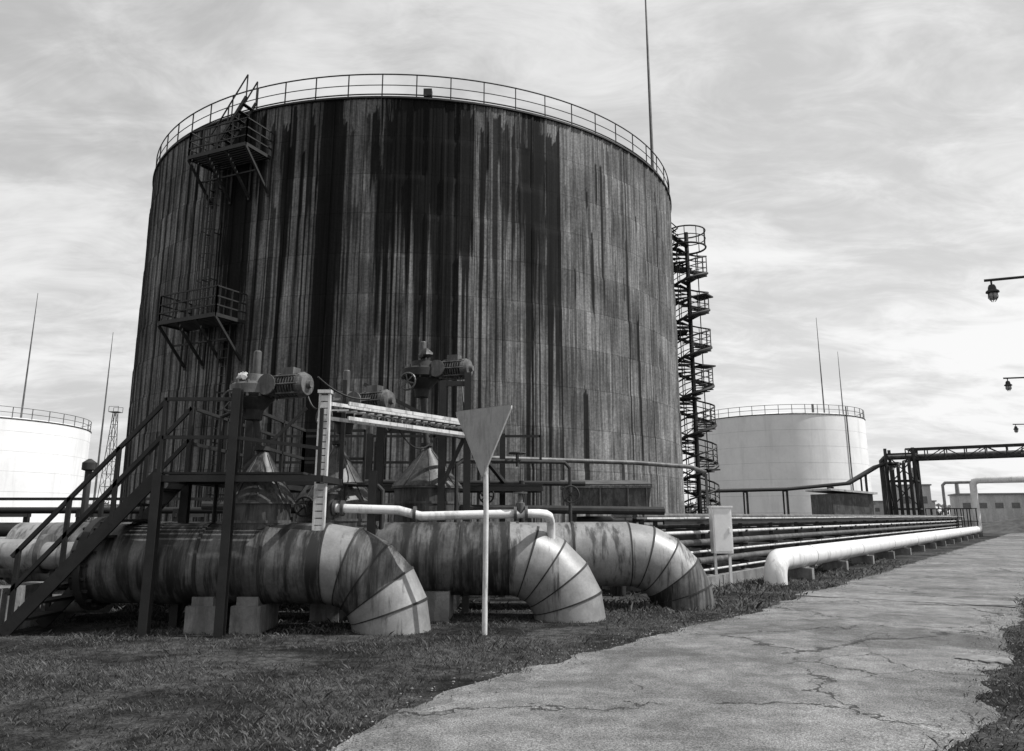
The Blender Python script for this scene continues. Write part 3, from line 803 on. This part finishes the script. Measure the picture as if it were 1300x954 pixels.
m,nt,b=base('cracked_asphalt')
tc=nn(nt,'ShaderNodeTexCoord');o=tc.outputs['Object']
n1=noise(nt,o,.5,5,.6,.5);n2=noise(nt,o,3,5,.7);n3=noise(nt,o,60,3,.8); n4=noise(nt,o,200,2,.8)
v=lerp(nt,ramp(nt,n1,.35,.65),.12,.20); v=mathn(nt,'MULTIPLY',v,ramp(nt,n2,.3,.7,.72,1.28)); v=mathn(nt,'MULTIPLY',v,ramp(nt,n3,.35,.65,.4,1.55)); v=mathn(nt,'MULTIPLY',v,ramp(nt,n4,.35,.65,.55,1.4))
def cracks(scale,dist,w):
    nz=nn(nt,'ShaderNodeTexNoise'); nz.inputs['Scale'].default_value=1.6; nz.inputs['Detail'].default_value=5; nz.inputs['Roughness'].default_value=.65; nt.links.new(o,nz.inputs['Vector'])
    va=nn(nt,'ShaderNodeVectorMath',operation='MULTIPLY_ADD'); nt.links.new(nz.outputs['Color'],va.inputs[0]); va.inputs[1].default_value=(dist,dist,0); nt.links.new(o,va.inputs[2])
    vo=nn(nt,'ShaderNodeTexVoronoi',feature='DISTANCE_TO_EDGE'); vo.inputs['Scale'].default_value=scale; nt.links.new(va.outputs[0],vo.inputs['Vector'])
    return ramp(nt,vo.outputs['Distance'],w*.35,w,1,0)
c1=mathn(nt,'MULTIPLY',cracks(.22,1.3,.007),ramp(nt,noise(nt,o,.9,3,.6),.38,.5)); c2=mathn(nt,'MULTIPLY',cracks(1.1,.5,.013),ramp(nt,noise(nt,o,.35,3,.5),.54,.64))
cr=mathn(nt,'MAXIMUM',c1,c2)
patch=ramp(nt,noise(nt,o,.28,4,.6,.4),.56,.60)
v=mathn(nt,'MULTIPLY',v,mathn(nt,'SUBTRACT',1.0,mathn(nt,'MULTIPLY',patch,.32)))
v=lerp(nt,mathn(nt,'MULTIPLY',cr,.85),v,.025)
grey(nt,b,v); b.inputs['Roughness'].default_value=.9; b.inputs['Specular IOR Level'].default_value=.25
hgt=mathn(nt,'SUBTRACT',mathn(nt,'ADD',mathn(nt,'MULTIPLY',n3,.45),mathn(nt,'MULTIPLY',n2,.5)),cr)
bump(nt,b,hgt,.9,.02)
def nL(s):
    base_=-4.62-.38*max(0,min(1,(14-s)/8))+.28*max(0,6.2-s); return base_+.16*mn.noise(Vector((s*.6,1.3,0)))+.15*mn.noise(Vector((s*2.3,4.3,0)))+.06*mn.noise(Vector((s*9,2.3,0)))
def nRr(s): return -.85+.2*mn.noise(Vector((s*.7,9.3,0)))+.14*mn.noise(Vector((s*2.7,7.3,0)))+.05*mn.noise(Vector((s*9,5.3,0)))
vs=[];fs=[];ss=[-3+.1*i for i in range(970)]
for i,s in enumerate(ss):
    a,b_=min(nL(s),nRr(s)-1.2),nRr(s)
    for t in range(5): vs.append(P(s,a+(b_-a)*t/4,.004 if t in(0,4) else .02))
for i in range(len(ss)-1):
    for t in range(4): fs.append((i*5+t,i*5+t+1,i*5+5+t+1,i*5+5+t))
Part('road',m,None,False).add(vs,fs).done()
M['slab']=weathered('light_concrete',.2,.9,0,.3,.6,.1,2,.5,.5)
p=Part('concrete_slab_strip',M['slab'],None,False)
def poly(pts,z):
    n=len(pts); top=[P(a,b_,z) for a,b_ in pts]; bot=[P(a,b_,z-.05) for a,b_ in pts]
    p.add(top+bot,[tuple(range(n))[::-1]]+[(i,(i+1)%n,n+(i+1)%n,n+i) for i in range(n)])
def jag(s0_,s1_,n0,n1,z,j=.1):
    up=[(s1_+random.uniform(-j,j),n0+(n1-n0)*t/14) for t in range(15)]; dn=[(s0_+random.uniform(-j,j),n1-(n1-n0)*t/14) for t in range(15)]
    poly(up+dn,z)
jag(17.2,18.3,-4.8,-.95,.026); jag(10.7,11.1,-1.25,-.7,.026,.07)
p.done()
def stones(name,cnt,fn,smin,smax,mat):
    vs=[];fs=[]
    for _ in range(cnt):
        x,y=fn(); s=random.uniform(smin,smax)
        o=len(vs)
        for q in((1,0,0),(0,1,0),(-1,0,0),(0,-1,0),(0,0,.8),(0,0,-.5)):
            vs.append((x+q[0]*s*random.uniform(.6,1.2),y+q[1]*s*random.uniform(.6,1.2),.02+q[2]*s*random.uniform(.5,1)))
        for t in((0,1,4),(1,2,4),(2,3,4),(3,0,4),(1,0,5),(2,1,5),(3,2,5),(0,3,5)): fs.append(tuple(o+k for k in t))
    Part(name,mat,None,False).add(vs,fs).done()
def fnr():
    s=random.uniform(3,45); q=P(s,random.choice([nL(s),nRr(s)])+random.gauss(0,.18)); return q.x,q.y
M['stone']=weathered('gravel_stone',.16,.9,0,.5)
stones('roadside_gravel',3600,fnr,.004,.018,M['stone'])
def fnm():
    s=random.uniform(3,30); q=P(s,random.uniform(-5,-1)); return q.x,q.y
stones('road_gravel',1200,fnm,.003,.010,M['stone'])
def grass(name,cnt,xr,yr,hmin,hmax,wd,keep):
    x=rng.uniform(*xr,cnt);y=rng.uniform(yr[0]**.5,yr[1]**.5,cnt)**2
    n=RN.x*x+RN.y*y; s=RD.x*x+RD.y*y
    ed=np.interp(s,np.array(ss),np.array([nL(t) for t in ss])); er=np.interp(s,np.array(ss),np.array([nRr(t) for t in ss]))
    jit=rng.normal(0,.07,cnt)
    cl=np.sin(x*1.7+np.sin(y*1.3)*2)*np.sin(y*1.9+np.sin(x*.9)*2)*.5+np.sin(x*5.1+y*3.3)*np.sin(y*6.2-x*2.2)*.3
    cl2=np.sin(x*.8+1.3*np.sin(y*.7))*np.sin(y*.9+1.1*np.sin(x*.6))
    k=((n<ed+jit)|(n>er+jit))&(cl+.5*cl2+rng.uniform(-.5,.8,cnt)>-.05)&(keep(x,y,n))
    x,y,cl=x[k],y[k],(cl+.4*cl2)[k];c=len(x)
    h=rng.uniform(hmin,hmax,c)*(1+.5*cl)*np.where(rng.random(c)<.015,2.2,1); a=rng.uniform(0,math.pi,c); la=rng.uniform(0,2*math.pi,c); le=h*rng.uniform(.3,1.3,c)
    w=wd*rng.uniform(.6,1.4,c)
    v=np.zeros((c,4,3)); v[:,0]=np.stack([x-w*np.cos(a),y-w*np.sin(a),0*x],-1); v[:,1]=np.stack([x+w*np.cos(a),y+w*np.sin(a),0*x],-1)
    mx=x+np.cos(la)*le*.3; my=y+np.sin(la)*le*.3
    v[:,2]=np.stack([mx+w*.7*np.cos(a),my+w*.7*np.sin(a),h*.6],-1); v[:,3]=np.stack([x+np.cos(la)*le,y+np.sin(la)*le,h],-1)
    f=np.arange(c*4).reshape(-1,4)
    f3=np.concatenate([f[:,[0,1,2]],f[:,[0,2,3]]])
    me=bpy.data.meshes.new(name); me.vertices.add(c*4); me.vertices.foreach_set('co',v.ravel())
    me.loops.add(f3.size); me.loops.foreach_set('vertex_index',f3.ravel()); me.polygons.add(len(f3)); me.polygons.foreach_set('loop_start',np.arange(0,f3.size,3)); me.update(calc_edges=True)
    at=me.attributes.new('tone','FLOAT','POINT'); at.data.foreach_set('value',np.repeat(np.clip(rng.random(c)*.5+.5*(cl+.9)/1.8,0,1),4))
    return me
m,nt,b=base('grass_blades')
a1=nn(nt,'ShaderNodeAttribute'); a1.attribute_name='tone'
v=ramp(nt,a1.outputs['Fac'],.2,1,.010,.12); grey(nt,b,v); b.inputs['Roughness'].default_value=.6; b.inputs['Specular IOR Level'].default_value=.25
g1=grass('grass_near',240000,(-10,9),(4.5,15),.012,.045,.003,lambda x,y,n:n>-60)
g2=grass('grass_mid',130000,(-22,14),(14,40),.03,.09,.009,lambda x,y,n:n>-60)
ge=empty('grass')
for g in(g1,g2):
    g.materials.append(m); ob=bpy.data.objects.new('blades',g); sc.collection.objects.link(ob); ob.parent=ge

# ---------------------------------------------------------------- light, world, camera
ts=Vector((.62,-.08,.77)).normalized()
sun=bpy.data.lights.new('sun','SUN'); sun.energy=5.0; sun.angle=R(.5); sun.color=(1,.995,.985)
so=bpy.data.objects.new('sun',sun); sc.collection.objects.link(so); so.rotation_euler=ts.to_track_quat('Z','Y').to_euler()
w=bpy.data.worlds.new('World'); sc.world=w; w.use_nodes=True; nt=w.node_tree
bg=nt.nodes['Background']
sky=nn(nt,'ShaderNodeTexSky',sky_type='NISHITA'); sky.sun_disc=False; sky.sun_elevation=math.asin(ts.z); sky.sun_rotation=math.atan2(ts.x,ts.y)%(2*math.pi); sky.dust_density=3
bw=nn(nt,'ShaderNodeRGBToBW'); nt.links.new(sky.outputs[0],bw.inputs[0])
tc=nn(nt,'ShaderNodeTexCoord'); sp_=nn(nt,'ShaderNodeSeparateXYZ'); nt.links.new(tc.outputs['Generated'],sp_.inputs[0])
zz_=mathn(nt,'ADD',mathn(nt,'MAXIMUM',sp_.outputs[2],0.0),.22)
cb=nn(nt,'ShaderNodeCombineXYZ'); nt.links.new(mathn(nt,'DIVIDE',sp_.outputs[0],zz_),cb.inputs[0]); nt.links.new(mathn(nt,'DIVIDE',sp_.outputs[1],zz_),cb.inputs[1])
n1=noise(nt,cb.outputs[0],1,5,.6,.4,(1.0,1.6,1)); n2=noise(nt,cb.outputs[0],1,5,.7,.6,(4,7,1))
cl=mathn(nt,'ADD',mathn(nt,'MULTIPLY',n1,.7),mathn(nt,'MULTIPLY',n2,.3))
mask=ramp(nt,cl,.40,.61)
hz=ramp(nt,sp_.outputs[2],0,.5,1,0)
rt=ramp(nt,sp_.outputs[0],-.4,.55,0,1)
mask=mathn(nt,'ADD',mathn(nt,'MULTIPLY',mask,.65),mathn(nt,'ADD',mathn(nt,'MULTIPLY',hz,.3),mathn(nt,'MULTIPLY',rt,.22)),clamp=True)
skyv=lerp(nt,mask,5.4,10.0)
fin=lerp(nt,.93,bw.outputs[0],skyv)
cc=nn(nt,'ShaderNodeCombineColor')
for i in range(3): nt.links.new(fin,cc.inputs[i])
nt.links.new(cc.outputs[0],bg.inputs[0]); bg.inputs[1].default_value=.1
sc.view_settings.view_transform='Standard'; sc.view_settings.look='None'; sc.view_settings.exposure=0

cam=bpy.data.cameras.new('camera'); co_=bpy.data.objects.new('camera',cam); sc.collection.objects.link(co_)
co_.location=(0,0,1.6); co_.rotation_euler=(R(90+12.6),0,0)
cam.sensor_fit='HORIZONTAL'; cam.sensor_width=36; cam.lens=36*1000/1300; cam.shift_y=-45/1300; cam.clip_end=4000; cam.clip_start=.1
sc.camera=co_
